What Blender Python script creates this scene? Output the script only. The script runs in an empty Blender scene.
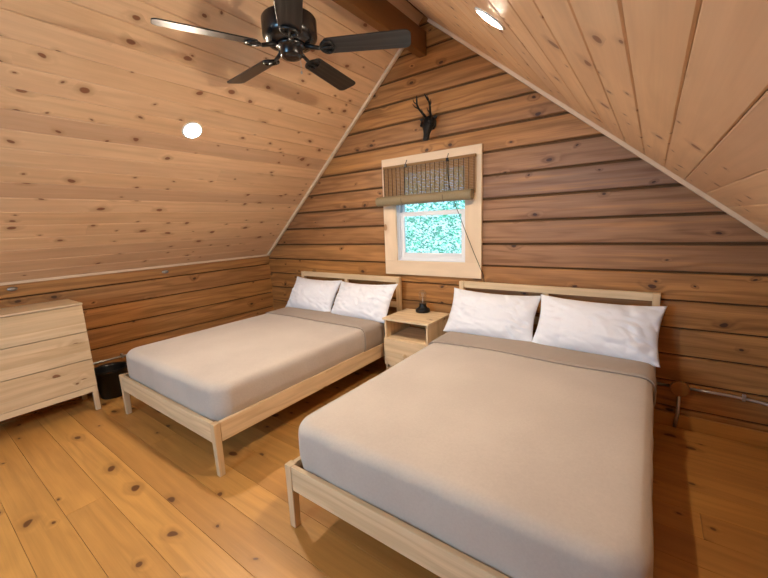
import bpy, bmesh, math, random
from mathutils import Vector, Matrix, noise as mnoise
random.seed(7)
S = bpy.context.scene
C = S.collection
PI = math.pi

# ------------------------------------------------------------------ camera
cam_d = bpy.data.cameras.new('camera'); cam = bpy.data.objects.new('camera', cam_d); C.objects.link(cam)
S.camera = cam
cam_d.sensor_width = 36.0
cam_d.lens = 365.56 * 36.0 / 768.0
cam_d.clip_start = 0.02
cam.location = (4.0765, -3.0106, 1.4419)
Rm = Matrix(((0.80923703, -0.07043464, 0.58324471), (0.58609278, 0.16503303, -0.79325869), (-0.04038175, 0.98376982, 0.17483207)))
cam.rotation_euler = Rm.to_euler()

# ------------------------------------------------------------------ world / exposure
W = bpy.data.worlds.new('world'); S.world = W; W.use_nodes = True
wn = W.node_tree.nodes; wl = W.node_tree.links
bg = wn['Background']
sky = wn.new('ShaderNodeTexSky'); sky.sky_type = 'HOSEK_WILKIE'; sky.turbidity = 4.0
sky.sun_direction = Vector((0.3, -0.5, 0.8)).normalized()
wl.new(sky.outputs['Color'], bg.inputs['Color']); bg.inputs['Strength'].default_value = 7.0
S.view_settings.view_transform = 'Standard'; S.view_settings.look = 'None'
S.view_settings.gamma = 1.0; S.view_settings.use_curve_mapping = False
S.view_settings.exposure = 0.45

LAMP_STRENGTH = 540.0            # ceiling downlight lens emission
LAMP_COLOR = (1.0, 0.84, 0.65)
REAR_DAY = 82.0                 # daylight through the rear gable window, W
# daylight entering at the rear window (outside the opening, aimed in)
al = bpy.data.lights.new('rear_daylight', 'AREA'); al.shape = 'RECTANGLE'; al.size = 0.95; al.size_y = 1.0
al.energy = REAR_DAY; al.color = (0.52, 0.70, 1.0)
ao = bpy.data.objects.new('rear_daylight', al); C.objects.link(ao)
ao.location = (2.4, -5.32, 1.5); ao.rotation_euler = (PI/2, 0, 0)
# sun on the trees outside
sl = bpy.data.lights.new('sun', 'SUN'); sl.energy = 7.5; sl.angle = 0.02; sl.color = (1, .97, .9)
so = bpy.data.objects.new('sun', sl); C.objects.link(so); so.rotation_euler = (math.radians(38), 0, math.radians(20))

# ------------------------------------------------------------------ room numbers
RW = 4.85; RD = 5.2              # width (x), depth (towards -y)
KH = 1.10                        # knee wall height
SL, SR = 0.855, 0.835            # slopes
RX = 2.396; RZ = KH + SL*RX
def zl(x): return KH + SL*x
def zr(x): return 5.150 - SR*x

# ------------------------------------------------------------------ materials
def new_mat(name):
    m = bpy.data.materials.new(name); m.use_nodes = True
    nt = m.node_tree; b = nt.nodes['Principled BSDF']
    return m, nt, b
def math_n(nt, op, a, b=None, c=None, clamp=False):
    n = nt.nodes.new('ShaderNodeMath'); n.operation = op; n.use_clamp = clamp
    for i, v in enumerate((a, b, c)):
        if v is None: continue
        if isinstance(v, (int, float)): n.inputs[i].default_value = v
        else: nt.links.new(v, n.inputs[i])
    return n.outputs[0]
def mixc(nt, f, a, b, mode='MIX'):
    n = nt.nodes.new('ShaderNodeMix'); n.data_type = 'RGBA'; n.blend_type = mode; n.clamp_factor = True
    def s(i, v):
        if isinstance(v, (int, float)): n.inputs[i].default_value = v
        elif isinstance(v, tuple): n.inputs[i].default_value = (v[0], v[1], v[2], 1)
        else: nt.links.new(v, n.inputs[i])
    s(0, f); s(6, a); s(7, b)
    return n.outputs[2]
def smooth(nt, v, lo, hi, a=0.0, b=1.0):
    n = nt.nodes.new('ShaderNodeMapRange'); n.interpolation_type = 'SMOOTHSTEP'; n.clamp = True
    nt.links.new(v, n.inputs[0])
    for i, q in ((1, lo), (2, hi), (3, a), (4, b)):
        if isinstance(q, (int, float)): n.inputs[i].default_value = q
        else: nt.links.new(q, n.inputs[i])
    return n.outputs[0]

def wood(name, ca, cb, grain, knotc, kscale=6.0, kthr=0.5, krad=0.09, tintc=(.3, .22, .2), rough=0.5, grain_k=0.5, vfreq=55.0, bump=0.15, halo=0.4, spec=0.4, coat=0.0, streak=0.0):
    """ca/cb: the two board colours, mixed per board; grain: dark grain line colour; knotc: knot colour.
    UV is in metres, u along the grain; attribute 'bd' = (random, tint, -, -) per board."""
    m, nt, b = new_mat(name); N = nt.nodes; L = nt.links
    uv = N.new('ShaderNodeUVMap'); uv.uv_map = 'UVMap'
    sp = N.new('ShaderNodeSeparateXYZ'); L.new(uv.outputs[0], sp.inputs[0])
    u, v = sp.outputs[0], sp.outputs[1]
    at = N.new('ShaderNodeAttribute'); at.attribute_name = 'bd'
    sa = N.new('ShaderNodeSeparateColor'); L.new(at.outputs['Color'], sa.inputs[0])
    r, t = sa.outputs[0], sa.outputs[1]
    def vec(a, c, d=0.0):
        n = N.new('ShaderNodeCombineXYZ')
        for i, q in enumerate((a, c, d)):
            if isinstance(q, (int, float)): n.inputs[i].default_value = q
            else: L.new(q, n.inputs[i])
        return n.outputs[0]
    def noi(vc, scale=1.0, det=3.0, rgh=.55):
        n = N.new('ShaderNodeTexNoise'); n.inputs['Scale'].default_value = scale; n.inputs['Detail'].default_value = det
        n.inputs['Roughness'].default_value = rgh; L.new(vc, n.inputs['Vector']); return n.outputs['Fac']
    # knots (elliptical cells, only some carry a knot)
    vo = N.new('ShaderNodeTexVoronoi'); vo.voronoi_dimensions = '2D'; vo.feature = 'F1'; vo.inputs['Scale'].default_value = kscale
    warp = noi(vec(math_n(nt, 'MULTIPLY', u, 9.0), math_n(nt, 'MULTIPLY', v, 9.0), 3.3), 1.0, 1.0)
    wv = math_n(nt, 'MULTIPLY_ADD', warp, 0.06, v)
    L.new(vec(math_n(nt, 'MULTIPLY', u, 0.62), wv), vo.inputs['Vector'])
    sv = N.new('ShaderNodeSeparateColor'); L.new(vo.outputs['Color'], sv.inputs[0])
    has = math_n(nt, 'GREATER_THAN', sv.outputs[0], kthr)
    rad = math_n(nt, 'MULTIPLY_ADD', math_n(nt, 'POWER', sv.outputs[1], 2.0), krad, krad*0.45)
    d = vo.outputs['Distance']
    rel = math_n(nt, 'DIVIDE', d, rad)
    knot = math_n(nt, 'MULTIPLY', smooth(nt, rel, 0.75, 1.15, 1.0, 0.0), has)
    hal = math_n(nt, 'MULTIPLY', smooth(nt, rel, 0.8, 3.2, 1.0, 0.0), has)
    infl = math_n(nt, 'MULTIPLY', smooth(nt, rel, 0.0, 4.5, 1.0, 0.0), has)
    # grain
    n1 = noi(vec(math_n(nt, 'MULTIPLY', u, 0.9), math_n(nt, 'MULTIPLY', v, 7.0)), 1.0, 2.0)
    ph = math_n(nt, 'MULTIPLY_ADD', n1, 26.0, math_n(nt, 'MULTIPLY', v, vfreq))
    ph = math_n(nt, 'MULTIPLY_ADD', infl, 7.0, ph)
    li = math_n(nt, 'MULTIPLY_ADD', math_n(nt, 'SINE', ph), 0.5, 0.5)
    li = math_n(nt, 'POWER', li, 2.2)
    fine = noi(vec(math_n(nt, 'MULTIPLY', u, 4.0), math_n(nt, 'MULTIPLY', v, 160.0)), 1.0, 2.0)
    n2 = noi(vec(math_n(nt, 'MULTIPLY', u, 1.4), math_n(nt, 'MULTIPLY', v, 5.0), 9.0), 1.0, 3.0)
    gm = math_n(nt, 'MULTIPLY', li, smooth(nt, n2, 0.3, 0.7, 0.35, 1.0))
    gm = math_n(nt, 'ADD', math_n(nt, 'MULTIPLY', gm, grain_k), math_n(nt, 'MULTIPLY', smooth(nt, fine, .35, .7), grain_k*0.35), clamp=True)
    base = mixc(nt, r, ca, cb)
    base = mixc(nt, math_n(nt, 'MULTIPLY', smooth(nt, n2, 0.35, 0.7), 0.5), base, tuple(min(1, x*1.25) for x in ca))
    base = mixc(nt, t, base, tintc)
    if streak:
        n4 = noi(vec(math_n(nt, 'MULTIPLY', u, 0.8), math_n(nt, 'MULTIPLY', v, 22.0), 4.0), 1.0, 4.0, .6)
        base = mixc(nt, math_n(nt, 'MULTIPLY', smooth(nt, n4, .45, .72), streak), base, tuple(x*.55 for x in cb))
        base = mixc(nt, math_n(nt, 'MULTIPLY', smooth(nt, n4, .48, .28), streak), base, tuple(min(1, x*1.2) for x in ca))
    col = mixc(nt, gm, base, mixc(nt, 0.55, base, grain))
    col = mixc(nt, math_n(nt, 'MULTIPLY', hal, halo), col, mixc(nt, .5, grain, knotc))
    col = mixc(nt, math_n(nt, 'MULTIPLY', knot, 0.88), col, knotc)
    L.new(col, b.inputs['Base Color'])
    b.inputs['Roughness'].default_value = rough
    b.inputs['Specular IOR Level'].default_value = spec
    b.inputs['Coat Weight'].default_value = coat; b.inputs['Coat Roughness'].default_value = 0.25
    bp = N.new('ShaderNodeBump'); bp.inputs['Strength'].default_value = bump; bp.inputs['Distance'].default_value = 0.002
    L.new(math_n(nt, 'SUBTRACT', fine, math_n(nt, 'MULTIPLY', gm, 0.8)), bp.inputs['Height']); L.new(bp.outputs[0], b.inputs['Normal'])
    return m

def plain(name, col, rough=0.5, metal=0.0, var=0.08, vscale=20.0, bump=0.0, bscale=200.0, spec=0.5, sheen=0.0, trans=0.0, ior=1.45):
    m, nt, b = new_mat(name); N = nt.nodes; L = nt.links
    tc = N.new('ShaderNodeTexCoord'); n = N.new('ShaderNodeTexNoise'); n.inputs['Scale'].default_value = vscale; n.inputs['Detail'].default_value = 3
    L.new(tc.outputs['Object'], n.inputs['Vector'])
    c = mixc(nt, n.outputs['Fac'], tuple(x*(1-var) for x in col), tuple(min(1, x*(1+var)) for x in col))
    L.new(c, b.inputs['Base Color'])
    b.inputs['Roughness'].default_value = rough; b.inputs['Metallic'].default_value = metal
    b.inputs['Specular IOR Level'].default_value = spec; b.inputs['Sheen Weight'].default_value = sheen
    b.inputs['Transmission Weight'].default_value = trans; b.inputs['IOR'].default_value = ior
    if bump:
        n3 = N.new('ShaderNodeTexNoise'); n3.inputs['Scale'].default_value = bscale; n3.inputs['Detail'].default_value = 2
        L.new(tc.outputs['Object'], n3.inputs['Vector'])
        bp = N.new('ShaderNodeBump'); bp.inputs['Strength'].default_value = bump; bp.inputs['Distance'].default_value = 0.003
        L.new(n3.outputs['Fac'], bp.inputs['Height']); L.new(bp.outputs[0], b.inputs['Normal'])
    return m

M = {}
M['log'] = wood('stained_pine_log', (.53, .245, .072), (.36, .150, .038), (.125, .042, .011), (.045, .015, .006),
                kscale=6.5, kthr=.60, krad=.07, tintc=(.27, .165, .115), rough=.5, grain_k=.85, vfreq=60, bump=.25, streak=.55)
M['chink'] = plain('log_groove', (.12, .055, .018), .8)
M['ceil'] = wood('ceiling_pine', (.83, .55, .32), (.75, .475, .26), (.56, .32, .15), (.22, .065, .022),
                 kscale=8.0, kthr=.50, krad=.095, tintc=(.5, .3, .2), rough=.42, grain_k=.42, vfreq=70, bump=.1, halo=.40, spec=.5, streak=.2)
M['floor'] = wood('floor_pine', (.60, .305, .082), (.49, .228, .056), (.30, .130, .028), (.10, .030, .008),
                  kscale=5.0, kthr=.48, krad=.075, tintc=(.42, .2, .06), rough=.42, grain_k=.5, vfreq=38, bump=.08, halo=.4, spec=.45, coat=.04, streak=.3)
M['pine'] = wood('bare_pine', (.78, .585, .365), (.69, .485, .275), (.46, .27, .115), (.22, .08, .03),
                 kscale=5.5, kthr=.72, krad=.085, tintc=(.84, .68, .46), rough=.5, grain_k=.62, vfreq=75, bump=.08, halo=.25, streak=.25)
M['trim'] = wood('trim_pine', (.78, .60, .42), (.74, .56, .38), (.62, .42, .24), (.4, .2, .09),
                 kscale=3.0, kthr=.9, krad=.06, rough=.5, grain_k=.22, vfreq=60, bump=.05)
M['beam'] = wood('ridge_beam_pine', (.19, .080, .020), (.16, .068, .018), (.1, .04, .012), (.1, .03, .01),
                 kscale=3.0, kthr=.9, krad=.06, rough=.45, grain_k=.35, vfreq=50)
M['blade'] = wood('black_oak_blade', (.011, .010, .010), (.009, .008, .008), (.045, .040, .036), (.02, .02, .02),
                  kscale=2.0, kthr=1.1, krad=.05, rough=.36, grain_k=.9, vfreq=150, bump=.3, spec=.35)
M['black'] = plain('black_metal', (.005, .005, .006), .25, metal=.0, spec=.7)
M['iron'] = plain('black_cast_iron', (.008, .008, .008), .38, metal=.2, bump=.3, bscale=60)
M['plastic'] = plain('black_plastic', (.008, .0085, .010), .35, bump=.1, bscale=80)
M['sheet'] = plain('lavender_grey_sheet', (.47, .42, .45), .9, bump=.12, bscale=350, sheen=.1)
M['blanket'] = None
M['fold'] = plain('taupe_sheet', (.38, .31, .255), .85, bump=.15, bscale=300, sheen=.1, var=.05)
M['pillow'] = plain('white_cotton', (.85, .86, .92), .85, bump=.25, bscale=45, sheen=.1, var=.02)
M['vinyl'] = plain('white_vinyl', (.82, .82, .84), .4, var=.02)
M['steel'] = plain('galvanised_steel', (.55, .54, .52), .32, metal=.85, bump=.1)
M['boxm'] = plain('brown_cover_plate', (.36, .17, .05), .45, metal=.2)
M['slat'] = plain('bamboo_slat', (.35, .175, .07), .6, var=.35, vscale=60)
def translucent(m, col, f):
    nt = m.node_tree; N = nt.nodes; b = N['Principled BSDF']
    t = N.new('ShaderNodeBsdfTranslucent'); t.inputs['Color'].default_value = (*col, 1)
    x = N.new('ShaderNodeMixShader'); x.inputs[0].default_value = f
    nt.links.new(b.outputs[0], x.inputs[1]); nt.links.new(t.outputs[0], x.inputs[2]); nt.links.new(x.outputs[0], N['Material Output'].inputs['Surface'])
translucent(M['slat'], (.50, .40, .12), .35)
M['roll'] = plain('rolled_bamboo_back', (.27, .205, .115), .6, var=.15, vscale=90)
M['dark'] = plain('dark_cord', (.03, .02, .015), .7)
M['leaf'] = None
def glass(name, tint=(1, 1, 1), rough=0.0):
    m, nt, b = new_mat(name); N = nt.nodes; L = nt.links
    tc = N.new('ShaderNodeTexCoord'); n = N.new('ShaderNodeTexNoise'); n.inputs['Scale'].default_value = 2.0
    L.new(tc.outputs['Object'], n.inputs['Vector'])
    gl = N.new('ShaderNodeBsdfGlossy'); gl.inputs['Roughness'].default_value = .02
    tr = N.new('ShaderNodeBsdfTransparent')
    L.new(mixc(nt, n.outputs['Fac'], tuple(x*.97 for x in tint), tint), tr.inputs['Color'])
    fr = N.new('ShaderNodeLayerWeight'); fr.inputs['Blend'].default_value = .12
    mx = N.new('ShaderNodeMixShader'); L.new(fr.outputs['Facing'], mx.inputs[0]); L.new(tr.outputs[0], mx.inputs[1]); L.new(gl.outputs[0], mx.inputs[2])
    L.new(mx.outputs[0], N['Material Output'].inputs['Surface'])
    return m
M['glass'] = glass('window_glass', (.80, .97, .98))
M['bulb'] = glass('clear_bulb_glass', (.93, .95, .97))
def fabric(name, ca, cb, scale, bump):
    m, nt, b = new_mat(name); N = nt.nodes; L = nt.links
    tc = N.new('ShaderNodeTexCoord')
    n1 = N.new('ShaderNodeTexNoise'); n1.inputs['Scale'].default_value = 2.5; n1.inputs['Detail'].default_value = 4
    n2 = N.new('ShaderNodeTexNoise'); n2.inputs['Scale'].default_value = scale; n2.inputs['Detail'].default_value = 4; n2.inputs['Roughness'].default_value = .7
    L.new(tc.outputs['Object'], n1.inputs['Vector']); L.new(tc.outputs['Object'], n2.inputs['Vector'])
    f = math_n(nt, 'ADD', math_n(nt, 'MULTIPLY', n1.outputs['Fac'], .6), math_n(nt, 'MULTIPLY', n2.outputs['Fac'], .4))
    L.new(mixc(nt, smooth(nt, f, .3, .7), ca, cb), b.inputs['Base Color'])
    b.inputs['Roughness'].default_value = .95; b.inputs['Specular IOR Level'].default_value = .15
    b.inputs['Sheen Weight'].default_value = .25
    bp = N.new('ShaderNodeBump'); bp.inputs['Strength'].default_value = bump; bp.inputs['Distance'].default_value = .002
    L.new(n2.outputs['Fac'], bp.inputs['Height']); L.new(bp.outputs[0], b.inputs['Normal'])
    return m
M['blanket'] = fabric('beige_fleece', (.49, .42, .365), (.57, .495, .43), 90, .35)
def leafmat():
    m, nt, b = new_mat('green_leaf'); N = nt.nodes; L = nt.links
    at = N.new('ShaderNodeAttribute'); at.attribute_name = 'bd'
    sa = N.new('ShaderNodeSeparateColor'); L.new(at.outputs['Color'], sa.inputs[0])
    c = mixc(nt, sa.outputs[0], (.05, .30, .20), (.30, .62, .50))
    L.new(c, b.inputs['Base Color']); b.inputs['Roughness'].default_value = .5
    return m
M['leaf'] = leafmat()
def emis(name, col, st):
    m, nt, b = new_mat(name)
    b.inputs['Base Color'].default_value = (.9, .9, .9, 1)
    b.inputs['Emission Color'].default_value = (*col, 1); b.inputs['Emission Strength'].default_value = st
    return m
M['lens'] = emis('lit_lens', LAMP_COLOR, LAMP_STRENGTH)
M['lens_dim'] = emis('lit_lens_rear', LAMP_COLOR, LAMP_STRENGTH*.36)
M['trimring'] = plain('white_ring', (.85, .82, .78), .4, var=.02)

# ------------------------------------------------------------------ mesh builder
class MB:
    def __init__(s):
        s.v = []; s.f = []; s.uv = []; s.c = []; s.mi = []; s.sm = []
    def face(s, vs, uvs=None, bd=(.5, 0, 0), mi=0, smooth_=False):
        s.f.append(tuple(vs)); s.uv.append(uvs or [(0, 0)]*len(vs)); s.c.append(bd); s.mi.append(mi); s.sm.append(smooth_)
    def hexa(s, P, grain=0, tint=0, rnd=None, mi=0, off=None):
        """P: 8 corners ordered by (x,y,z) bits: idx = ix + 2*iy + 4*iz"""
        n = len(s.v); s.v += [tuple(p) for p in P]
        rnd = random.random() if rnd is None else rnd
        ou, ov = off if off else (random.random()*40, random.random()*40)
        quads = [((0, 4, 6, 2), 0), ((1, 3, 7, 5), 0), ((0, 1, 5, 4), 1), ((2, 6, 7, 3), 1), ((0, 2, 3, 1), 2), ((4, 5, 7, 6), 2)]
        for q, ax in quads:
            uvs = []
            for i in q:
                p = P[i]; o = [k for k in (0, 1, 2) if k != ax]
                if ax == grain: uu, vv = p[o[0]]*.2, p[o[1]]
                else:
                    other = [k for k in o if k != grain][0]
                    uu, vv = p[grain], p[other] + ax*.37
                uvs.append((uu + ou, vv + ov))
            s.face([n+i for i in q], uvs, (rnd, tint, 0), mi)
    def box(s, x0, x1, y0, y1, z0, z1, grain=0, tint=0, rnd=None, mi=0, off=None):
        P = [((x0, x1)[i & 1], (y0, y1)[(i >> 1) & 1], (z0, z1)[(i >> 2) & 1]) for i in range(8)]
        s.hexa(P, grain, tint, rnd, mi, off)
    def tube(s, pts, r, seg=12, cap=True, mi=0, bd=(.5, 0, 0)):
        pts = [Vector(p) for p in pts]; rs = r if isinstance(r, (list, tuple)) else [r]*len(pts)
        rings = []; up = None
        for i, p in enumerate(pts):
            t = (pts[min(i+1, len(pts)-1)] - pts[max(i-1, 0)]).normalized()
            if up is None:
                up = Vector((0, 0, 1)) if abs(t.z) < .9 else Vector((1, 0, 0))
            a = t.cross(up).normalized(); b = t.cross(a).normalized(); up = -b if False else up
            ring = []
            for k in range(seg):
                q = p + a*math.cos(2*PI*k/seg)*rs[i] + b*math.sin(2*PI*k/seg)*rs[i]
                ring.append(len(s.v)); s.v.append(tuple(q))
            rings.append(ring)
        for i in range(len(rings)-1):
            for k in range(seg):
                k2 = (k+1) % seg
                s.face((rings[i][k], rings[i+1][k], rings[i+1][k2], rings[i][k2]), None, bd, mi, True)
        if cap:
            s.face(rings[0], None, bd, mi); s.face(list(reversed(rings[-1])), None, bd, mi)
    def lathe(s, prof, center=(0, 0, 0), seg=32, mi=0, mat=None, capb=True, capt=True):
        """prof: list of (r, z)"""
        cx, cy, cz = center; rings = []
        for (r, z) in prof:
            ring = []
            for k in range(seg):
                q = Vector((r*math.cos(2*PI*k/seg), r*math.sin(2*PI*k/seg), z))
                if mat: q = mat @ q
                ring.append(len(s.v)); s.v.append((q.x+cx, q.y+cy, q.z+cz))
            rings.append(ring)
        for i in range(len(rings)-1):
            for k in range(seg):
                k2 = (k+1) % seg
                s.face((rings[i][k], rings[i][k2], rings[i+1][k2], rings[i+1][k]), None, (.5, 0, 0), mi, True)
        if capb: s.face(list(reversed(rings[0])), None, (.5, 0, 0), mi)
        if capt: s.face(rings[-1], None, (.5, 0, 0), mi)
    def build(s, name, mats, parent=None, bevel=0.0, autosmooth=False, origin=None):
        me = bpy.data.meshes.new(name)
        o3 = Vector(origin) if origin else Vector((0, 0, 0))
        me.from_pydata([tuple(Vector(v)-o3) for v in s.v], [], s.f)
        me.uv_layers.new(name='UVMap'); me.color_attributes.new('bd', 'FLOAT_COLOR', 'CORNER')
        fu = [x for uvs in s.uv for q in uvs for x in q]
        fc = [x for f, c in zip(s.f, s.c) for _ in f for x in (c[0], c[1], c[2], 1.0)]
        me.uv_layers['UVMap'].data.foreach_set('uv', fu)
        me.color_attributes['bd'].data.foreach_set('color', fc)
        for p, m_, sm in zip(me.polygons, s.mi, s.sm): p.material_index = m_; p.use_smooth = sm
        for m_ in (mats if isinstance(mats, (list, tuple)) else [mats]): me.materials.append(m_)
        me.validate()
        o = bpy.data.objects.new(name, me); C.objects.link(o)
        o.location = o3
        if parent: o.parent = parent
        if bevel:
            b = o.modifiers.new('bevel', 'BEVEL'); b.width = bevel; b.segments = 2; b.limit_method = 'ANGLE'; b.angle_limit = math.radians(50)
            b.harden_normals = False
        return o
def thing(name, label, cat, loc=(0, 0, 0), rz=0, group=None):
    o = bpy.data.objects.new(name, None); C.objects.link(o); o.location = loc; o.rotation_euler = (0, 0, rz)
    o.empty_display_size = .1
    return tag(o, label, cat, group)
def tag(o, label, cat, group=None):
    o['label'] = label; o['category'] = cat
    if group: o['group'] = group
    return o
def struct(o, label=None):
    o['kind'] = 'structure'
    if label: o['label'] = label
    return o
def copy_tree(o, parent=None):
    c = o.copy(); C.objects.link(c); c.parent = parent
    for ch in list(o.children): copy_tree(ch, c)
    return c
def from_bm(name, bm, mat, parent=None, smooth_=True):
    me = bpy.data.meshes.new(name); bm.to_mesh(me); bm.free()
    for p in me.polygons: p.use_smooth = smooth_
    me.materials.append(mat)
    o = bpy.data.objects.new(name, me); C.objects.link(o)
    if parent: o.parent = parent
    return o

# ------------------------------------------------------------------ FLOOR
fl = MB()
SEAM0, FW_ = -2.131, 0.1777
k0 = -13
ys = [0.12] + [SEAM0 + FW_*k for k in range(11, -18, -1) if SEAM0 + FW_*k < 0.05 and SEAM0+FW_*k > -RD-.02] + [-RD-.06]
for a, b_ in zip(ys[:-1], ys[1:]):
    x = -0.1 - random.random()*0.5
    cuts = [-.1]
    xx = random.uniform(.6, 8.0)
    while xx < RW - .2:
        cuts.append(xx); xx += random.uniform(2.4, 4.0)
    cuts.append(RW+.1)
    for c0, c1 in zip(cuts[:-1], cuts[1:]):
        fl.box(c0+.0006, c1-.0006, b_+.0006, a-.0006, -.03, 0, grain=0, tint=random.random()**2*.5)
fl.box(-.1, RW+.1, -RD-.06, .12, -.08, -.032, mi=1)
struct(fl.build('floor', [M['floor'], M['chink']], bevel=.0012), 'wide knotty honey pine floorboards')

# ------------------------------------------------------------------ LOG WALLS
def log_prof(z0, z1, g=.0045, dep=.018, bul=.0022):
    """(offset into room [-=into wall], z)"""
    h = z1 - z0
    return [(-dep-.02, z0+g), (-dep, z0+g), (-.005, z0+g+.001), (-.0005, z0+g+.004), (bul*.6, z0+h*.22), (bul, z0+h*.5), (bul*.6, z1-h*.22), (-.0005, z1-g-.004), (-.005, z1-g-.001), (-dep, z1-g), (-dep-.02, z1-g)]
def log_run(mb, a0, a1, z0, z1, tint, rnd, place, flip, g=.005):
    """extrude a log between a0 and a1 along the wall; place(a, off, z)->xyz ; a0/a1 are functions of z or numbers"""
    prof = log_prof(z0, z1, g)
    ou, ov = random.random()*40, random.random()*40
    n = len(mb.v); m_ = len(prof)
    f0 = a0 if callable(a0) else (lambda z: a0)
    f1 = a1 if callable(a1) else (lambda z: a1)
    STEPS = 10
    sd = random.random()*50
    for i in range(STEPS+1):
        t = i/STEPS
        for j, (o, z) in enumerate(prof):
            A = f0(z)*(1-t) + f1(z)*t
            wob = mnoise.noise(Vector((A*1.1, sd, 0)))*.0035
            zz = z + (wob if 1 < j < m_-2 else 0)
            mb.v.append(tuple(place(A, o + mnoise.noise(Vector((A*.9, sd, z*3)))*.0025, zz)))
    for i in range(STEPS):
        for j in range(m_-1):
            q = [n+i*m_+j, n+(i+1)*m_+j, n+(i+1)*m_+j+1, n+i*m_+j+1]
            uvs = []
            for idx in q:
                ii, jj = (idx-n)//m_, (idx-n) % m_
                A = f0(prof[jj][1])*(1-ii/STEPS) + f1(prof[jj][1])*ii/STEPS
                uvs.append((A+ou, prof[jj][1]+ov+prof[jj][0]*.5))
            if flip: q = q[::-1]; uvs = uvs[::-1]
            mb.face(q, uvs, (rnd, tint, 0), 0, False)
    for i in (0, STEPS):
        mb.face([n+i*m_+j for j in range(m_)], [(ou+prof[j][0]*.3, ov+prof[j][1]) for j in range(m_)], (rnd, tint, 0), 0)

PITCH = .185
# per course weathering (grey/purple) : index from the bottom; left of window, right of window
tints = {6: (.20, .45), 7: (.30, .55), 8: (.45, .60), 9: (.35, .80), 10: (.35, .60), 11: (.12, .12), 12: (.30, .35), 13: (.1, .1), 14: (.15, .15), 15: (.1, .1)}
rnds = {6: (.3, .5), 7: (.55, .1), 8: (.9, .4), 9: (.6, .8), 10: (.2, .3), 11: (.05, .05), 12: (.35, .35), 13: (.1, .1), 14: (.3, .3), 15: (.6, .6)}
def gapof(i): return .009 if i >= 6 else .005
def gable(name, y, sgn, hx0, hx1, hz0, hz1, label):
    mb = MB(); back = .0
    def place(A, o, z): return (A, y - sgn*o, z)     # sgn=1: room lies towards -y
    z0 = -.055; i = 0
    while z0 < RZ:
        z1 = z0 + PITCH
        f0 = lambda z: max(-.08, (z-.05-KH)/SL - .09)
        f1 = lambda z: min(RW+.08, (5.150+.05-z)/SR + .09)
        if i == 17 or f1(z1) - f0(z1) < .1:
            f0 = lambda z: RX-.25
            f1 = lambda z: RX+.25
        tl, tr_ = tints.get(i, (0, 0)); rl, rr = rnds.get(i, (random.random(), random.random()))
        if i < 6: rl = rr = .25 + .5*((i*37) % 10)/10; tl = 0; tr_ = 0
        zc = (z0+z1)/2
        if hz0 - .03 < zc < hz1 + .03:
            log_run(mb, f0, hx0, z0, z1, tl, rl, place, sgn < 0, gapof(i))
            log_run(mb, hx1, f1, z0, z1, tr_, rr, place, sgn < 0, gapof(i))
        else:
            log_run(mb, f0, f1, z0, z1, tl, rl, place, sgn < 0, gapof(i))
        z0 = z1; i += 1
    # backing behind the logs, with the window opening
    def bx(a, b, c, d):
        if sgn > 0: mb.box(a, b, y+.019, y+.14, c, d, mi=1)
        else: mb.box(a, b, y-.14, y-.019, c, d, mi=1)
    bx(-.1, RW+.1, -.06, hz0); bx(-.1, hx0, hz0, hz1); bx(hx1, RW+.1, hz0, hz1); bx(-.1, RW+.1, hz1, RZ+.1)
    return struct(mb.build(name, [M['log'], M['chink']]), label)
gable('wall_back', 0.0, 1, 2.05, 2.785, 1.055, 1.98, 'gable wall of stained pine logs around the small window')
gable('wall_rear', -RD, -1, 1.9, 2.9, 1.055, 1.98, 'gable log wall behind the viewer')
def knee(name, x, sgn, label):
    mb = MB()
    def place(A, o, z): return (x + sgn*o, A, z)
    z0 = -.16
    i = 0
    while z0 < KH - .01:
        z1 = min(z0 + .1905, KH+.04)
        log_run(mb, -RD-.05, .0, max(z0, -.02), z1, .05*((i*3) % 4), (.1, .35, .15, .4, .1, .3, .15, .1)[i % 8], place, sgn < 0)
        z0 = z1; i += 1
    a, b = (x-.14, x-.019) if sgn > 0 else (x+.019, x+.14)
    mb.box(a, b, -RD-.1, .12, -.06, KH+.02, mi=1)
    return struct(mb.build(name, [M['log'], M['chink']]), label)
knee('wall_left', 0.0, 1, 'low knee wall of stained pine logs behind the dresser')
knee('wall_right', RW, -1, 'low knee wall of stained pine logs on the right')

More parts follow.
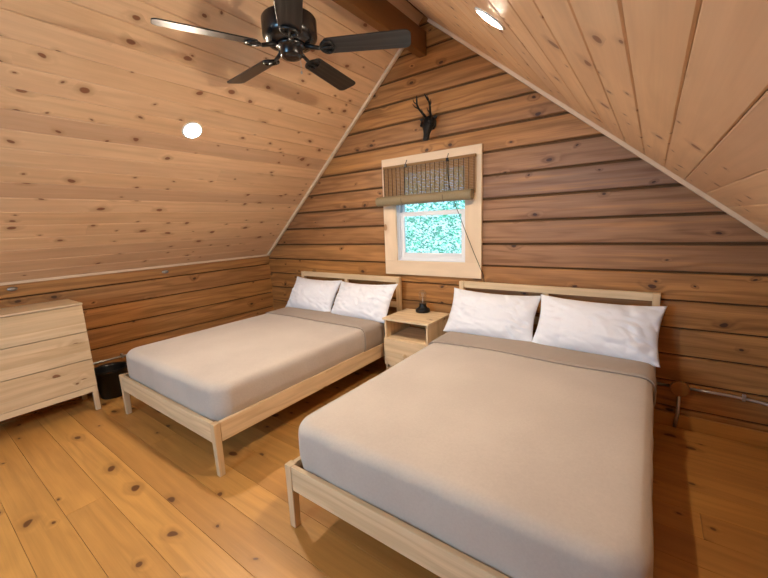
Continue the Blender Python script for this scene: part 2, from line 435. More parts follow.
# ------------------------------------------------------------------ CEILING : two slopes of pine boards
ce = MB()
def slope_boards(x0, x1, zf, wx, shade):
    """boards run along y; stepping in x by wx from x0 to x1"""
    n = int(abs(x1-x0)/abs(wx)) + 2
    s = 1 if x1 > x0 else -1
    dx = abs(wx); sl = (zf(x0+.1*s)-zf(x0))/(.1*s)
    ln = math.hypot(1, sl); nx, nz = -sl/ln, 1/ln         # outward (upwards) normal
    for i in range(n):
        a = x0 + s*dx*i; b = a + s*dx
        if s*(a-x1) >= 0: break
        b = min(b, x1) if s > 0 else max(b, x1)
        g = .0007*s; ch = .0032*s
        lo, hi = sorted((a+g, b-g)); c = abs(ch)
        pr = [(lo, .02), (lo, .0035), (lo+c, 0.0), (hi-c, 0.0), (hi, .0035), (hi, .02)]
        tn = random.random()**2*.5; 
        cuts = [-RD-.05]; yy = -RD + random.uniform(.4, 2.2)
        cuts.append(yy)
        if random.random() < .15: cuts.append(random.uniform(-2.4, -.8))
        cuts.append(0.016)
        for y0, y1 in zip(cuts[:-1], cuts[1:]):
            rn = random.random(); ou, ov = random.random()*40, random.random()*40
            m0 = len(ce.v)
            for y in (y0+.0004, y1-.0004):
                for (x, h) in pr: ce.v.append((x + nx*h, y, zf(x) + nz*h))
            k = len(pr)
            for j in range(k-1):
                q = [m0+j, m0+j+1, m0+k+j+1, m0+k+j]
                uvs = [(ou+(y0 if t < 2 else y1), ov+pr[jj][0]*ln + pr[jj][1]) for t, jj in enumerate((j, j+1, j+1, j))]
                ce.face(q, uvs, (rn, tn, 0), 0)
            ce.face([m0+j for j in range(k)], None, (rn, tn, 0), 0); ce.face([m0+k+j for j in reversed(range(k))], None, (rn, tn, 0), 0)
    # deck behind boards
    h0, h1 = .0205, .12
    P = []
    xa, xb = sorted((x0, x1))
    for i in range(8):
        x = (xa, xb)[i & 1]; y = (-RD-.1, .13)[(i >> 1) & 1]; h = (h0, h1)[(i >> 2) & 1]
        P.append((x+nx*h, y, zf(x)+nz*h))
    ce.hexa(P, 1, 0, .5, 1)
slope_boards(0.005, RX, zl, .1003, 0)
slope_boards(RW-.005, RX+.045, zr, .1055, 0)
ce.box(RX-.1, RX+.12, -RD-.1, .13, RZ+.02, RZ+.1, mi=1)
struct(ce.build('ceiling', [M['ceil'], M['chink']]), 'sloping ceiling of knotty pale pine boards')

# trim strips: where slopes meet the back wall
def slope_trim(name, x0, x1, zf, y, label):
    mb = MB(); sl = (zf(1.1)-zf(1.0))/.1; ln = math.hypot(1, sl); nx, nz = sl/ln, -1/ln
    P = []
    for i in range(8):
        x = (x0, x1)[i & 1]; yy = (y-.030, y+.002)[(i >> 1) & 1]; h = (-.001, .024)[1-((i >> 2) & 1)]
        P.append((x+nx*h, yy, zf(x)+nz*h))
    mb.hexa(P, 0, 0, .3)
    return struct(mb.build(name, M['trim'], bevel=.004), label)
slope_trim('trim_1', .012, 2.33, zl, -.012, 'pale strip along the left ceiling slope at the gable')
slope_trim('trim_2', 2.46, RW-.012, zr, -.012, 'pale strip along the right ceiling slope at the gable')
t3 = MB(); t3.box(.010, .028, -RD+.01, -.045, KH-.008, KH+.014, grain=1, rnd=.2)
struct(t3.build('trim_3', M['trim'], bevel=.004), 'thin strip where the left slope meets the knee wall')
bb = MB(); bb.box(2.62, RW-.012, -.032, -.010, .001, .096, grain=0, rnd=.1)
struct(bb.build('baseboard_back', M['floor'], bevel=.003), 'pale pine baseboard below the conduit')

# ridge beam
rb = MB(); rb.box(2.347, 2.422, -RD+.008, -.010, 2.832, 3.02, grain=1, rnd=.3)
struct(rb.build('trim_4', M['beam'], bevel=.006), 'brown ridge beam below the peak')

# ------------------------------------------------------------------ WINDOW 1 (back wall)
def window(name, x0, x1, z0, z1, y, sgn, label, tx0, tx1, tz0, tz1, zmid):
    r = bpy.data.objects.new(name, None); C.objects.link(r); struct(r, label)
    def Y(a, b): return (y+sgn*a, y+sgn*b) if sgn > 0 else (y+sgn*b, y+sgn*a)
    cs = MB()     # casing boards
    ya, yb = Y(-.034, -.010)
    cs.box(tx0, x0+.0, ya, yb, tz0+.135, tz1-.085, grain=2, rnd=.4); cs.box(x1, tx1, ya, yb, tz0+.135, tz1-.085, grain=2, rnd=.5)
    cs.box(tx0, tx1, ya-.001, yb, tz0, tz0+.1345, grain=0, rnd=.2); cs.box(tx0, tx1, ya-.001, yb, tz1-.0845, tz1, grain=0, rnd=.6)
    cs.build('window_casing', M['trim'], r, bevel=.002)
    jb = MB()   # jamb liner in the wall depth
    ya, yb = Y(-.010, .12)
    jb.box(x0-.012, x0, ya, yb, z0-.012, z1+.012); jb.box(x1, x1+.012, ya, yb, z0-.012, z1+.012)
    jb.box(x0, x1, ya, yb, z0-.012, z0); jb.box(x0, x1, ya, yb, z1, z1+.012)
    jb.build('window_jamb', M['vinyl'], r)
    fr = MB(); ya, yb = Y(.015, .095)
    w = .018
    fr.box(x0, x0+w, ya, yb, z0, z1); fr.box(x1-w, x1, ya, yb, z0, z1)
    fr.box(x0+w, x1-w, ya, yb, z0, z0+w+.012); fr.box(x0+w, x1-w, ya, yb, z1-w, z1)
    fr.build('window_frame', M['vinyl'], r, bevel=.003)
    def sash(a0, b0, c0, c1, d0, d1, s):
        mb = MB(); ya, yb = Y(d0, d1)
        mb.box(a0, a0+s, ya, yb, c0, c1); mb.box(b0-s, b0, ya, yb, c0, c1)
        mb.box(a0+s, b0-s, ya, yb, c0, c0+s); mb.box(a0+s, b0-s, ya, yb, c1-s, c1)
        so_ = mb.build('sash', M['vinyl'], r, bevel=.004)
        gp = MB(); ym = y + sgn*(d0+d1)/2
        gp.box(a0+s-.003, b0-s+.003, ym-.002, ym+.002, c0+s-.003, c1-s+.003)
        gp.build('pane', M['glass'], so_)
    sash(x0+w, x1-w, z0+w+.012, zmid, .022, .05, .042)
    sash(x0+w, x1-w, zmid-.035, z1-w, .056, .084, .026)
    return r
window('window_1', 2.06, 2.775, 1.085, 1.955, 0, 1, 'small white sash window with green leaves outside', 1.921, 2.92, .948, 2.046, 1.545)
window('window_2', 1.91, 2.89, 1.065, 1.97, -RD, -1, 'gable window behind the viewer', 1.78, 3.02, .93, 2.08, 1.5)

# ------------------------------------------------------------------ outside foliage
def foliage(name, cx, cy, cz, rx, ry, rz, n, label, group=None):
    mb = MB(); rnd = random.Random(hash(label) & 0xffff if False else int(cx*100)+77)
    for i in range(n):
        while True:
            a, b, c = (rnd.uniform(-1, 1) for _ in range(3))
            if a*a+b*b+c*c < 1: break
        p = Vector((cx+a*rx, cy+b*ry, cz+c*rz)); s = rnd.uniform(.02, .05)
        d = Vector((rnd.uniform(-1, 1), rnd.uniform(-1, 1), rnd.uniform(-.6, .6))).normalized(); e = d.orthogonal().normalized()
        e = (Matrix.Rotation(rnd.uniform(0, 6.28), 3, d) @ e)
        f_ = d.cross(e)*.25*s
        k = len(mb.v)
        for q in (p-d*s, p+e*s*.45+f_, p+d*s*1.1, p-e*s*.45+f_): mb.v.append(tuple(q))
        mb.face((k, k+1, k+2, k+3), None, (rnd.random(), 0, 0))
    return mb
tr = thing('tree', 'leafy green tree seen through the small window', 'tree', (1.2, 3.2, -3))
fm = foliage('crown', .0, 0, 5.1, 2.7, 1.3, 2.9, 24000, 'a')
fo = fm.build('foliage', M['leaf'], tr); fo['kind'] = 'stuff'
tk = MB(); tk.tube([(1.6, .3, 0), (1.5, .3, 2), (.9, .25, 4.6)], [.16, .13, .06], 12); tk.build('trunk', M['log'], tr)

# ------------------------------------------------------------------ DOWNLIGHTS
def downlight(x, y, side, label, lens='lens'):
    z = zl(x) if side < 0 else zr(x)
    t = thing('ceiling_light', label, 'ceiling light', (x, y, z), 0, 'recessed round ceiling lights')
    sl = SL if side < 0 else -SR
    n = Vector((sl, 0, -1)).normalized()             # into the room
    q = Vector((0, 0, 1)).rotation_difference(n).to_matrix()
    a = MB(); a.lathe([(.057, .0005), (.074, .0005), (.072, .005), (.062, .007), (.057, .004)], mat=q, seg=40, capb=False, capt=False); a.build('trim_ring', M['trimring'], t)
    b = MB(); b.lathe([(.058, .001), (.057, .005), (.04, .009), (.015, .011)], mat=q, seg=40, capb=True); b.build('lens', M[lens], t)
    return t
downlight(1.265, -1.50, -1, 'round lit downlight in the left ceiling slope below the fan blades')
downlight(3.49, -1.42, 1, 'round lit downlight in the right ceiling slope above the window side')
downlight(1.265, -4.0, -1, 'round lit downlight in the left slope behind the viewer', 'lens_dim')
downlight(3.49, -4.0, 1, 'round lit downlight in the right slope behind the viewer', 'lens_dim')

# ------------------------------------------------------------------ CEILING FAN
FZ = 2.42
fan = thing('ceiling_fan', 'black five-blade ceiling fan hanging from the ridge beam', 'ceiling fan', (2.385, -1.4856, 2.832))
def fanbuild(mb, *a, **k): return mb.build(*a, **k)
h = FZ - 2.832
m_ = MB(); m_.lathe([(.014, h+.16), (.014, -.05), (.03, -.05), (.055, -.03), (.062, 0)], seg=24); m_.build('downrod', M['black'], fan)
m_ = MB(); m_.lathe([(.09, h+.012), (.125, h+.022), (.146, h+.05), (.148, h+.06), (.148, h+.135), (.144, h+.142), (.12, h+.152), (.06, h+.165), (.03, h+.17)], seg=48); m_.build('motor_housing', M['black'], fan)
m_ = MB(); m_.lathe([(.03, h-.052), (.052, h-.048), (.060, h-.038), (.060, h-.005), (.072, h+.0), (.085, h+.010)], seg=36); m_.build('switch_housing', M['black'], fan)
m_ = MB()
m_.tube([(.02, .04, h-.045), (.022, .045, h-.065), (.022, .045, h-.11)], .0012, 6)
m_.lathe([(.002, h-.125), (.005, h-.12), (.005, h-.112), (.001, h-.108)], (.022, .045, 0), 10); m_.build('pull_chain', M['steel'], fan)
pb = math.radians(13)
blade0 = None
for i in range(5):
    ang = 4.29834 - i*math.radians(72)
    B = MB()
    # outline: rounded ends
    L0, L1, w0, w1, th = .185, .662, .058, .067, .006
    out = []
    N_ = 8
    r1 = .035
    for k in range(N_+1):
        a = -PI/2 + (PI/2)*k/N_; out.append((L1-r1+r1*math.cos(a), -w1+r1+r1*math.sin(a)))
    for k in range(N_+1):
        a = (PI/2)*k/N_; out.append((L1-r1+r1*math.cos(a), w1-r1+r1*math.sin(a)))
    for k in range(N_+1):
        a = PI/2 + (PI/2)*k/N_; out.append((L0+.03+.03*math.cos(a), w0-.03+.03*math.sin(a)))
    for k in range(N_+1):
        a = PI + (PI/2)*k/N_; out.append((L0+.03+.03*math.cos(a), -w0+.03+.03*math.sin(a)))
    n = len(out)
    rot = Matrix.Rotation(ang, 3, 'Z') @ Matrix.Rotation(-pb, 3, 'X')
    for zz in (-th/2, th/2):
        for (u_, v_) in out:
            q = rot @ Vector((u_, v_, zz)); B.v.append((q.x, q.y, q.z+h-.004))
    B.face(list(reversed(range(n))), [(out[j][0], out[j][1]+i*3) for j in reversed(range(n))], (random.random(), 0, 0))
    B.face([n+j for j in range(n)], [(out[j][0], out[j][1]+i*3+1) for j in range(n)], (.5, 0, 0))
    for j in range(n):
        j2 = (j+1) % n; B.face((j, j2, n+j2, n+j), [(out[j][0], 0)]*4, (.5, 0, 0))
    bo = B.build('blade', M['blade'], fan, bevel=.0015)
    I = MB()
    def P3(u_, v_, w_): q = rot @ Vector((u_, v_, w_)); return (q.x, q.y, q.z+h-.004)
    I.tube([P3(.085, 0, .012), P3(.12, 0, .002), P3(.16, 0, -.008)], [.014, .011, .010], 10)
    # scrolled plate under the blade: ring + tab
    ring = [P3(.205+.036*math.cos(a), .044*math.sin(a), -.008) for a in [2*PI*k/20 for k in range(21)]]
    I.tube(ring, .0075, 8, cap=False)
    I.tube([P3(.155, 0, -.008), P3(.245, 0, -.007)], .008, 8)
    I.tube([P3(.16, 0, -.008), P3(.20, .038, -.008)], .007, 8); I.tube([P3(.16, 0, -.008), P3(.20, -.038, -.008)], .007, 8)
    for (uu, vv) in ((.24, 0), (.21, .03), (.21, -.03)):
        I.tube([P3(uu, vv, -.012), P3(uu, vv, -.004)], .006, 8)
    I.build('blade_iron', M['iron'], bo)

# ------------------------------------------------------------------ BEDS
def rounded_rect(a, b, r, n=16):
    """points around; a,b half sizes; returns list of (x,y,nx,ny)"""
    out = []
    r = max(min(r, a*.98, b*.98), .004)
    corners = [(a-r, b-r, 0), (-a+r, b-r, PI/2), (-a+r, -b+r, PI), (a-r, -b+r, 3*PI/2)]
    for ci, (cx, cy, a0) in enumerate(corners):
        for k in range(n+1):
            t = a0 + (PI/2)*k/n; out.append((cx+r*math.cos(t), cy+r*math.sin(t), math.cos(t), math.sin(t)))
        # straight subdivisions to the next corner
        nx_, ny_, _ = corners[(ci+1) % 4]
        t = a0+PI/2; sx, sy = cx+r*math.cos(t), cy+r*math.sin(t)
        ex, ey = nx_+r*math.cos(t), ny_+r*math.sin(t)
        m = 30
        for k in range(1, m):
            f = k/m; out.append((sx+(ex-sx)*f, sy+(ey-sy)*f, math.cos(t), math.sin(t)))
    return out
def cushion_bm(a, b, z0, z1, rv, rt, off=0.0, pucker=0.0, seed=0, crown=.008):
    bm = bmesh.new(); rings = []
    lv = []
    hs = z1 - rt - z0
    for k in range(8): lv.append((0, z0 + hs*k/7))
    for k in range(1, 9):
        t = (PI/2)*k/8; lv.append((rt*(1-math.cos(t)), z1-rt+rt*math.sin(t)))
    d = rt; mn = min(a, b)
    while d < mn-.07: d += .05; lv.append((d, z1))
    for (d, z) in lv:
        pts = rounded_rect(a+off-d, b+off-d, max(rv+off-d*.75, .01))
        ring = []
        for (x, y, nx_, ny_) in pts:
            px, py = x, y
            zz = z
            if z < z1-.001:
                f = min(1, (z-z0)/max(.01, hs)); side = 1-max(0, (z-(z1-rt))/rt)
                bulge = math.sin(PI*min(1, (z-z0)/(z1-z0)))*.006
                s_ = x*6.0 if abs(ny_) > abs(nx_) else y*6.0+31
                pk = (mnoise.noise(Vector((s_*2.1, seed, z*1.2))) + .5*mnoise.noise(Vector((s_*5.3, seed+5, z*2))))*pucker*side
                over = .017*min(1, max(0, (z-.338)/.03))      # swells out over the side rails
                px += nx_*(bulge+pk+over); py += ny_*(bulge+pk)
            else:
                zz += crown*(1-(x/a)**2)*(1-(y/b)**4)
            zz += mnoise.noise(Vector((x*2.2, y*2.2, seed)))*.004*(1 if z > z1-rt else 0) + (off if z > z1-rt else 0)
            ring.append(bm.verts.new((px, py, zz)))
        rings.append(ring)
    n = len(rings[0])
    for i in range(len(rings)-1):
        for j in range(n):
            j2 = (j+1) % n
            bm.faces.new((rings[i][j], rings[i][j2], rings[i+1][j2], rings[i+1][j]))
    bm.faces.new(rings[-1])
    return bm, rings
def clip(bm, co, no):
    bmesh.ops.bisect_plane(bm, geom=bm.verts[:]+bm.edges[:]+bm.faces[:], plane_co=co, plane_no=no, clear_outer=True)

BW = 1.415; BY0, BY1 = -.030, -2.045; 
def make_bed(label):
    """origin at headboard left rear on the floor; x to the right, y towards the head; foot at y=-2.0"""
    t = thing('bed_frame', label, 'bed frame', (0, 0, 0), 0, 'bare pine bed frames')
    Lg = BY0 - BY1   # overall length
    yh = 0; yf = -Lg
    def one(name, *args, parent=t, bev=.0025, **k):
        mb = MB(); mb.box(*args, **k); return mb.build(name, M['pine'], parent, bevel=bev)
    # head posts
    for x in (0, BW-.042): one('leg', x, x+.042, -.042, 0, 0, .922, grain=2)
    hb = MB()
    hb.box(.042, BW-.042, -.034, -.008, .868, .922, grain=0)
    hb.box(BW/2-.022, BW/2+.022, -.032, -.010, .30, .868, grain=2)
    hb.box(.042, BW-.042, -.034, -.008, .615, .672, grain=0)
    hb.box(.042, BW-.042, -.034, -.008, .21, .335, grain=0)
    hb.build('headboard', M['pine'], t, bevel=.0025)
    # foot legs, tapered a little
    for x in (0, BW-.042):
        mb = MB(); P = []
        xo = x if x == 0 else x+.042
        for i in range(8):
            ix, iy, iz = i & 1, (i >> 1) & 1, (i >> 2) & 1
            w = .042 if iz else .036
            if x == 0: px = x + w*ix
            else: px = x+.042-w*(1-ix)
            P.append((px, yf + w*iy + (0 if iz else .002), .336*iz))
        mb.hexa(P, 2); mb.build('leg', M['pine'], t, bevel=.003)
    one('foot_rail', .0435, BW-.0435, yf+.002, yf+.026, .212, .336, grain=0, rnd=.35)
    for x in (.012, BW-.036):
        one('side_rail', x if x < .5 else BW-.026, (x if x < .5 else BW-.026)+.024, yf+.0435, -.0435, .212, .336, grain=1)
    one('center_rail', BW/2-.02, BW/2+.02, yf+.027, -.0435, .20, .255, grain=1)
    for k in (.5,):
        one('leg', BW/2-.02, BW/2+.02, yf*.5-.02, yf*.5+.02, 0, .199, grain=2)
    sm = MB()
    for k in range(16):
        y = yf+.09+k*(Lg-.18)/15
        sm.box(.038, BW-.038, y-.035, y+.035, .256, .272, grain=0)
    sm.build('slats', M['pine'], t)
    return t
b1 = make_bed('pine bed frame of the left bed, foot beside the black bin and dresser')
b2 = copy_tree(b1); b2['label'] = 'pine bed frame of the right bed, nearest the viewer'
b1.location = (.688, BY0, 0); b2.location = (2.735, BY0, 0)

MH = .274; MT = .522; MA = (BW-.088)/2; MBh = 1.915/2
def bedding(x0, pre, seed):
    cx = x0 + BW/2; cy = -2.005 + .012 + MBh
    bm, _ = cushion_bm(MA, MBh, MH, MT, .09, .045, 0, .0015, seed)
    m = from_bm('mattress', bm, M['sheet']); m.location = (cx, cy, 0)
    tag(m, f'mattress in a lavender grey sheet on the {pre} bed frame', 'mattress', 'mattresses')
    bm, _ = cushion_bm(MA, MBh, MH+.022, MT, .095, .05, .010, .0065, seed)
    clip(bm, (0, BY0-.30-cy+BY0*0, 0), (0, 1, 0))
    o = from_bm('blanket', bm, M['blanket']); o.location = (cx, cy, 0)
    s = o.modifiers.new('solid', 'SOLIDIFY'); s.thickness = .006; s.offset = 1
    tag(o, f'beige fleece blanket spread over the {pre} bed', 'blanket', 'beige blankets')
    bm, _ = cushion_bm(MA, MBh, MH+.045, MT, .10, .052, .0185, .0065, seed)
    clip(bm, (0, -.315-cy, 0), (0, 1, 0)); clip(bm, (0, -.64-cy, 0), (0, -1, 0))
    # wavy fold edge
    for v in bm.verts:
        if v.co.y < -.64-cy+.002: v.co.y += mnoise.noise(Vector((v.co.x*2, seed, v.co.z*3)))*.02
    f = from_bm('turned_down_fold', bm, M['fold'], o); f['label'] = 'smooth taupe turned-down band'
    s = f.modifiers.new('solid', 'SOLIDIFY'); s.thickness = .009; s.offset = 1
    return m, o
bedding(.688, 'left', 1.0); bedding(2.735, 'right', 9.0)

def pillow(w, hgt, th, seed, label, group, loc, rx, rz, ry=0):
    bm = bmesh.new(); nu, nv = 84, 60; vs = {}
    for side in (1, -1):
        for i in range(nu+1):
            for j in range(nv+1):
                u = -1+2*i/nu; v = -1+2*j/nv
                if side == -1 and (i in (0, nu) or j in (0, nv)): vs[(side, i, j)] = vs[(1, i, j)]; continue
                # outline pulls in between the corners
                pin = 1-.09*(1-u*u)*abs(v)**3*(1.5 if v>0 else .3); pin2 = 1-.07*(1-v*v)*abs(u)**3
                x = u*w/2*pin2; y = v*hgt/2*pin
                e = (max(0, 1-abs(u)**2.6)**.62)*(max(0, 1-abs(v)**2.6)**.62)
                wr = mnoise.noise(Vector((x*6, y*6, seed)))*.6 + mnoise.noise(Vector((x*15+y*8, y*8, seed+3)))*.5
                # radiating creases near corners
                cr = math.sin((x*(1 if u*v>0 else -1)*60 - abs(y)*50*(1 if v>0 else 1)) + seed) * abs(u)**2*abs(v)*.010
                e2 = e*(1+.16*wr)
                rd = (1-abs(mnoise.noise(Vector((x*9+y*4, y*5-x*2, seed+20)))))**6*.5 + (1-abs(mnoise.noise(Vector((x*5, y*14+x*6, seed+40)))))**8*.5
                z = side*(th/2*e2 - rd*.016*e**.5*(.5+abs(u))) + cr*(1-abs(u)**8)*(1-abs(v)**8) + mnoise.noise(Vector((x*14+y*10, y*30, seed+8)))*.014*e*(.4+abs(u))
                z += -.02*(v+1)*0
                # sag towards the lower edge
                z *= 1 + .18*(-v)
                vs[(side, i, j)] = bm.verts.new((x, y, z))
    for side in (1, -1):
        for i in range(nu):
            for j in range(nv):
                q = [vs[(side, i, j)], vs[(side, i+1, j)], vs[(side, i+1, j+1)], vs[(side, i, j+1)]]
                if side < 0: q.reverse()
                try: bm.faces.new(q)
                except ValueError: pass
    o = from_bm('pillow', bm, M['pillow'])
    o.location = loc; o.rotation_euler = (math.radians(rx), ry, math.radians(rz))
    tag(o, label, 'pillow', group)
    return o
G = 'white pillows leaning on the headboards'
def put_pillow(cx, seed, label, w=.72, rz=0, ry=0, dy=0, rx=57, dz=0, hh=.40):
    pillow(w, hh, .19, seed, label, G, (cx, -.235+dy, .700+dz), rx, rz, ry)
put_pillow(1.04, 2.0, 'white pillow on the left bed, the one nearer the wall corner', .70, 2, .02)
put_pillow(1.775, 5.0, 'white pillow on the left bed, the one nearer the nightstand', .77, -3, -.03, -.03)
put_pillow(3.075, 11.0, 'white pillow on the right bed, the one nearer the nightstand', .72, 1, .02)
put_pillow(3.80, 17.0, 'white pillow on the right bed, the one farther from the nightstand', .76, -2, .015, -.02)

# ------------------------------------------------------------------ NIGHTSTAND
NX0, NX1, NY0, NY1 = 2.19, 2.632, -.462, -.065
ns = thing('nightstand', 'small pine nightstand with one drawer between the two beds', 'nightstand', (0, 0, 0))
def part(name, par, *boxes, mat='pine', bev=.002, **k):
    mb = MB()
    for b in boxes: mb.box(*b[:6], grain=b[6] if len(b) > 6 else 0, rnd=b[7] if len(b) > 7 else None, tint=b[8] if len(b) > 8 else 0)
    return mb.build(name, M[mat], par, bevel=bev)
part('top', ns, (NX0-.012, NX1+.012, NY0-.015, NY1, .602, .62, 0, .1, .35))
part('side_panel', ns, (NX0, NX0+.018, NY0+.002, NY1-.002, .15, .601, 2, .2))
part('side_panel', ns, (NX1-.018, NX1, NY0+.002, NY1-.002, .15, .601, 2, .6))
part('back_panel', ns, (NX0+.0185, NX1-.0185, NY1-.014, NY1-.004, .19, .424, 0))
part('shelf', ns, (NX0+.0185, NX1-.0185, NY0+.004, NY1-.0145, .425, .440, 0))
part('bottom_rail', ns, (NX0+.034, NX1-.034, NY0+.006, NY0+.024, .150, .188, 0))
for x in (NX0+.001, NX1-.034):
    for y in (NY0+.003, NY1-.036):
        part('leg', ns, (x, x+.032, y, y+.032, 0, .149, 2))
dr = part('drawer', ns, (NX0+.002, NX1-.001, NY0-.018, NY0+.0015, .192, .436, 0, .35))
kb = MB(); kb.lathe([(.007, 0), (.007, .008), (.013, .012), (.016, .018), (.014, .024), (.006, .027)], ((NX0+NX1)/2, NY0-.018, .31), 20, mat=Matrix.Rotation(PI/2, 3, 'X')); kb.build('knob', M['pine'], dr)

# lamp on the nightstand
lp = thing('table_lamp', 'small black table lamp with a clear bare bulb on the nightstand', 'lamp', (2.395, -.125, .6205))
a = MB(); a.lathe([(.062, 0), (.067, .004), (.068, .022), (.062, .032), (.044, .040), (.036, .050), (.033, .062), (.034, .080), (.030, .084)], seg=36); a.build('lamp_base', M['iron'], lp)
a = MB(); a.lathe([(.016, .084), (.020, .095), (.026, .115), (.034, .145), (.037, .165), (.034, .185), (.024, .200), (.012, .208), (.003, .210)], seg=28, capb=False, capt=False); a.build('bulb', M['bulb'], lp)
a = MB()
a.tube([(0, 0, .084), (0, 0, .13)], .005, 8); 
for k in range(6):
    an = k*PI/3; a.tube([(.004*math.cos(an), .004*math.sin(an), .13), (.014*math.cos(an), .014*math.sin(an), .185)], .0009, 5)
a.build('filament', M['steel'], lp)

# ------------------------------------------------------------------ DRESSER (against the left wall)
DX0, DX1, DY0, DY1, DH = .028, .407, -2.915, -2.123, .917
ds = thing('dresser', 'bare pine three-drawer chest standing against the left wall', 'dresser', (0, 0, 0))
part('top', ds, (DX0, DX1+.002, DY0-.006, DY1+.004, .903, DH, 1, .3, .4))
part('side_panel', ds, (DX0+.002, DX1-.022, DY1-.020, DY1, .170, .902, 2))
part('side_panel', ds, (DX0+.002, DX1-.022, DY0, DY0+.020, .170, .902, 2))
part('back_panel', ds, (DX0+.003, DX0+.012, DY0+.021, DY1-.021, .19, .902, 1))
part('bottom_panel', ds, (DX0+.013, DX1-.024, DY0+.021, DY1-.021, .19, .205, 1))
zs = [(.681, .898), (.450, .675), (.218, .444)]
for i, (za, zb) in enumerate(zs):
    mb = MB(); n = 3
    for k in range(n):      # glued boards of one drawer front
        mb.box(DX1-.020, DX1, DY0+.001, DY1-.001, za+(zb-za)*k/n, za+(zb-za)*(k+1)/n, grain=1, rnd=(.1, .5, .8, .3, .9, .2, .6, .35, .75)[i*3+k], tint=(.25, 0, .1)[k])
    d = mb.build('drawer', M['pine'], ds)
    kb = MB()
    for y in (DY0+.13, ):
        kb.lathe([(.007, 0), (.007, .008), (.013, .012), (.016, .018), (.014, .024), (.006, .027)], (DX1, y, (za+zb)/2), 20, mat=Matrix.Rotation(PI/2, 3, 'Y'))
    kb.build('knob', M['pine'], d)
part('base_rail', ds, (DX1-.020, DX1-.001, DY0+.001, DY1-.001, .166, .213, 1, .2, .3))
for x in (DX0+.004, DX1-.034):
    for y in (DY0+.001, DY1-.035):
        part('leg', ds, (x, x+.033, y, y+.034, 0, .1655, 2, .3, .3))

# ------------------------------------------------------------------ BIN
bn = MB()
bn.lathe([(.093, 0), (.098, .004), (.120, .235), (.128, .238), (.130, .262), (.127, .266), (.123, .262), (.117, .235), (.095, .010)], seg=40)
bo = bn.build('waste_bin', M['plastic'], None, origin=(.165, -1.93, 0)) if False else bn.build('waste_bin', M['plastic'])
bo.location = (.185, -1.955, .001); bo.scale = (1.05, 1.05, 1.0)
tag(bo, 'black plastic waste bin on the floor between dresser and left bed', 'waste bin')

# ------------------------------------------------------------------ CONDUIT
def strap(mb, p, ax):
    x, y, z = p
    if ax == 0: mb.box(x-.008, x+.008, y-.014, y+.010, z-.013, z+.028)
    else: mb.box(x-.018, x+.016, y-.008, y+.008, z-.013, z+.028)
cz = thing('electrical_conduit', 'metal conduit pipe along the back log wall right of the right bed', 'conduit', (0, 0, 0))
a = MB(); a.tube([(2.66, -.0195, .288), (3.5, -.0195, .290), (4.24, -.0195, .287)], .0095, 12)
a.tube([(4.35, -.0195, .289), (4.45, -.0195, .290), (4.55, -.0195, .289), (4.62, -.0195, .286), (4.70, -.021, .279), (4.78, -.05, .268), (4.81, -.09, .264), (4.815, -.3, .262), (4.815, -2.4, .262)], .0095, 12)
a.build('horizontal_pipe', M['steel'], cz)
a = MB(); a.tube([(4.298, -.030, .24), (4.298, -.046, .11), (4.290, -.046, .012)], .011, 12); a.build('vertical_pipe', M['steel'], cz)
a = MB(); a.lathe([(.047, 0), (.051, .002), (.051, .030), (.048, .034), (.0, .035)][:4], (4.298, -.0075, .280), 32, mat=Matrix.Rotation(PI/2, 3, 'X'))
a.build('junction_box', M['boxm'], cz)
a = MB(); strap(a, (4.607, -.019, .287), 0); a.build('strap', M['steel'], cz, bevel=.002)
c2 = thing('electrical_conduit', 'metal conduit pipe along the left log wall behind the bin', 'conduit', (0, 0, 0))
a = MB(); a.tube([(.0145, -3.2, .30), (.0145, -2.0, .290), (.0145, -.06, .270)], .0095, 12); a.build('horizontal_pipe', M['steel'], c2)
a = MB(); strap(a, (.0185, -1.80, .287), 1); a.build('strap', M['steel'], c2, bevel=.002)

# small metal plates on the left wall
for (y, z, lb) in ((-1.30, 1.045, 'small grey metal plate on the left wall top log, nearer the corner'), (-2.44, 1.055, 'small grey metal plate on the left wall top log above the dresser')):
    a = MB(); a.lathe([(.020, 0), (.020, .003), (.012, .005), (.010, .010)], (.0075, 0, 0), 16, mat=Matrix.Rotation(PI/2, 3, 'Y'))
    o = a.build('metal_plate', M['steel']); o.location = (0, y, z); o.scale = (1, 1.6, .8)
    tag(o, lb, 'metal plate', 'metal plates on the left wall')

# ------------------------------------------------------------------ DEER HEAD
dh = thing('deer_head', 'black deer skull with antlers mounted above the window', 'wall ornament', (2.460, -.012, 2.250))
def skin_mesh(name, verts, edges, radii, mat, parent, sub=2):
    me = bpy.data.meshes.new(name); me.from_pydata(verts, edges, [])
    o = bpy.data.objects.new(name, me); C.objects.link(o); o.parent = parent
    sk = o.modifiers.new('skin', 'SKIN'); sv = me.skin_vertices[0].data if me.skin_vertices else None
    if sv is None:
        bpy.context.view_layer.objects.active = o
        me.skin_vertices_layer = None
    for i, r in enumerate(radii):
        me.skin_vertices[0].data[i].radius = r if isinstance(r, tuple) else (r, r)
    me.skin_vertices[0].data[0].use_root = True
    ss = o.modifiers.new('sub', 'SUBSURF'); ss.levels = sub; ss.render_levels = sub
    me.materials.append(mat)
    return o
def loft(mb, secs, seg=16):
    """secs: (center(x,y,z), rx, ry_depth) horizontal elliptical sections"""
    rings = []
    for (c, rx, ry) in secs:
        ring = []
        for k in range(seg):
            a = 2*PI*k/seg; ring.append(len(mb.v)); mb.v.append((c[0]+rx*math.cos(a), c[1]+ry*math.sin(a), c[2]))
        rings.append(ring)
    for i in range(len(rings)-1):
        for k in range(seg):
            k2 = (k+1) % seg; mb.face((rings[i][k], rings[i][k2], rings[i+1][k2], rings[i+1][k]), None, (.5, 0, 0), 0, True)
    mb.face(list(reversed(rings[0]))); mb.face(rings[-1])
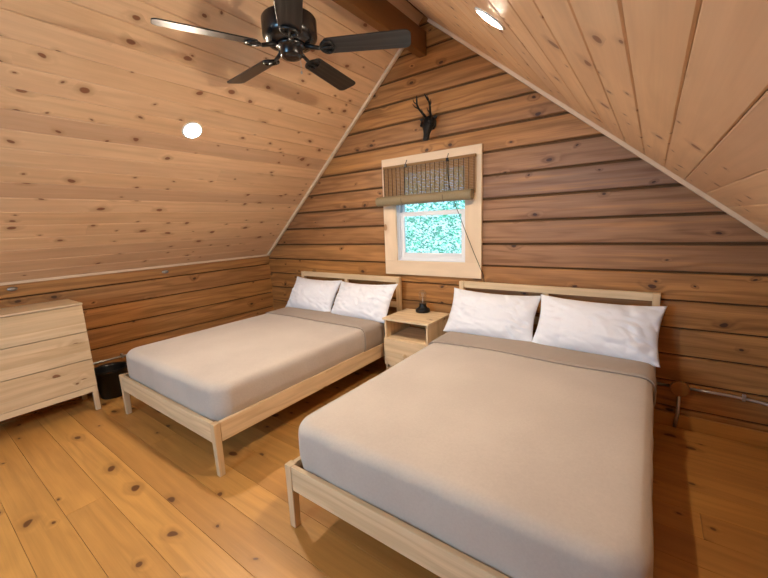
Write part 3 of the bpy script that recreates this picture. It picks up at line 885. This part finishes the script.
a = MB()
loft(a, [((0, -.115, -.125), .016, .010), ((0, -.112, -.120), .024, .020), ((0, -.105, -.10), .027, .026), ((0, -.095, -.07), .026, .030), ((0, -.080, -.03), .036, .042),
         ((0, -.068, .0), .052, .050), ((0, -.058, .025), .058, .052), ((0, -.050, .05), .056, .048), ((0, -.045, .07), .046, .040), ((0, -.042, .082), .026, .024)])
loft(a, [((-.0, -.012, -.02), .030, .012), ((0, -.012, .0), .045, .012), ((0, -.012, .05), .05, .012), ((0, -.012, .07), .035, .012)])
for s in (-1, 1):   # brow ridges, eyes, cheek
    a.tube([(s*.030, -.118, .030), (s*.050, -.098, .018), (s*.056, -.075, .004)], [.008, .010, .006], 8)
    a.tube([(s*.046, -.108, .006), (s*.050, -.100, .004)], [.010, .008], 10)
    a.tube([(s*.010, -.132, -.112), (s*.014, -.122, -.106)], [.006, .005], 8)
a.build('head', M['iron'], dh)
for s in (-1, 1):
    a = MB(); a.tube([(s*.045, -.05, .055), (s*.070, -.055, .068), (s*.088, -.06, .070)], [.010, .016, .003], 10); a.build('ear', M['iron'], dh)
def antler(s):
    a = MB()
    main = [(s*.020, -.055, .065), (s*.032, -.085, .095), (s*.052, -.125, .135), (s*.058, -.150, .165), (s*.046, -.172, .195), (s*.036, -.185, .222)]
    a.tube(main, [.012, .011, .009, .008, .0065, .003], 10)
    a.tube([main[2], (s*.075, -.150, .150), (s*.086, -.175, .172)], [.0065, .005, .002], 8)
    a.tube([main[3], (s*.068, -.180, .180), (s*.066, -.200, .205)], [.005, .004, .0015], 8)
    a.tube([main[1], (s*.026, -.115, .112), (s*.026, -.130, .132)], [.006, .004, .0015], 8)
    return a
antler(-1).build('antler', M['iron'], dh); antler(1).build('antler', M['iron'], dh)

# ------------------------------------------------------------------ BAMBOO BLIND
bl = thing('bamboo_blind', 'brown bamboo roll-up blind half raised over the small window', 'blind', (2.42, -.036, 1.96))
BX0, BX1 = 1.958-2.42, 2.880-2.42; zt = 0.0; zb_ = 1.665-1.96
a = MB(); a.box(BX0-.0, BX1+.0, -.036, -.008, zt-.012, zt+.012, grain=0); a.build('head_rail', M['slat'], bl, bevel=.002)
a = MB(); n = 22
for k in range(n):
    z = zt-.016 - (zt-.016-zb_)*k/n
    a.box(BX0, BX1, -.030+random.uniform(-.001, .001), -.027, z-.0116, z-.0002+random.uniform(-.0006, .0), grain=0)
a.build('woven_slats', M['slat'], bl)
a = MB()
for k in range(21):
    x = BX0+.012+(BX1-BX0-.024)*k/20
    a.box(x-.0018, x+.0018, -.0325, -.0265, zb_, zt-.01)
a.build('warp_strings', M['dark'], bl)
# roll
rr = .043; zc = 1.652-1.96; RYc = -.030-rr+.002
a = MB(); a.tube([(BX0-.045, RYc, zc), (BX1-.01, RYc, zc)], rr, 28, cap=False)
for r_ in (.030, .022, .014): 
    for xx in ((BX0-.043), (BX1-.012)):
        pts = [(xx, RYc+r_*math.cos(t), zc+r_*math.sin(t)) for t in [2*PI*q/24 for q in range(25)]]
        a.tube(pts, .003, 5, cap=False)
a.tube([(BX0-.040, RYc, zc), (BX1-.015, RYc, zc)], .0335, 28)
rl = a.build('roll', M['roll'], bl)
a = MB(); a.tube([(BX1-.0145, RYc, zc), (BX1-.011, RYc, zc)], .034, 28); a.build('roll_end', M['slat'], rl)
for x in (2.218-2.42, 2.635-2.42):
    a = MB(); a.tube([(x, -.012, .045), (x, -.022, .045), (x, -.026, .03), (x, -.042, .015), (x, -.046, -.01), (x, -.038, -.02)], .003, 8)
    a.box(x-.010, x+.010, -.046, -.036, -.020, .008)
    a.build('hook', M['iron'], bl)
    a = MB(); a.tube([(x-.01, -.040, -.02), (x-.011, -.045, zb_+.03), (x-.012, RYc-rr-.003, zc+.01), (x-.012, RYc-rr-.002, zc-.01), (x-.012, RYc-.02, zc-rr-.001)], .0018, 6); a.build('lift_cord', M['dark'], bl)
# long pull cord trailing to the right
a = MB()
def W_(x, y, z): return (x-2.42, y+.036, z-1.96)
cp = [W_(2.638, -.085, 1.93), W_(2.645, -.095, 1.86), W_(2.665, -.105, 1.74), W_(2.695, -.112, 1.64), W_(2.745, -.09, 1.50), W_(2.80, -.07, 1.34), W_(2.86, -.055, 1.18), W_(2.915, -.048, 1.05), W_(2.940, -.033, .98), W_(2.950, -.022, .86)]
a.tube(cp, .0028, 8); a.build('pull_cord', M['dark'], bl)
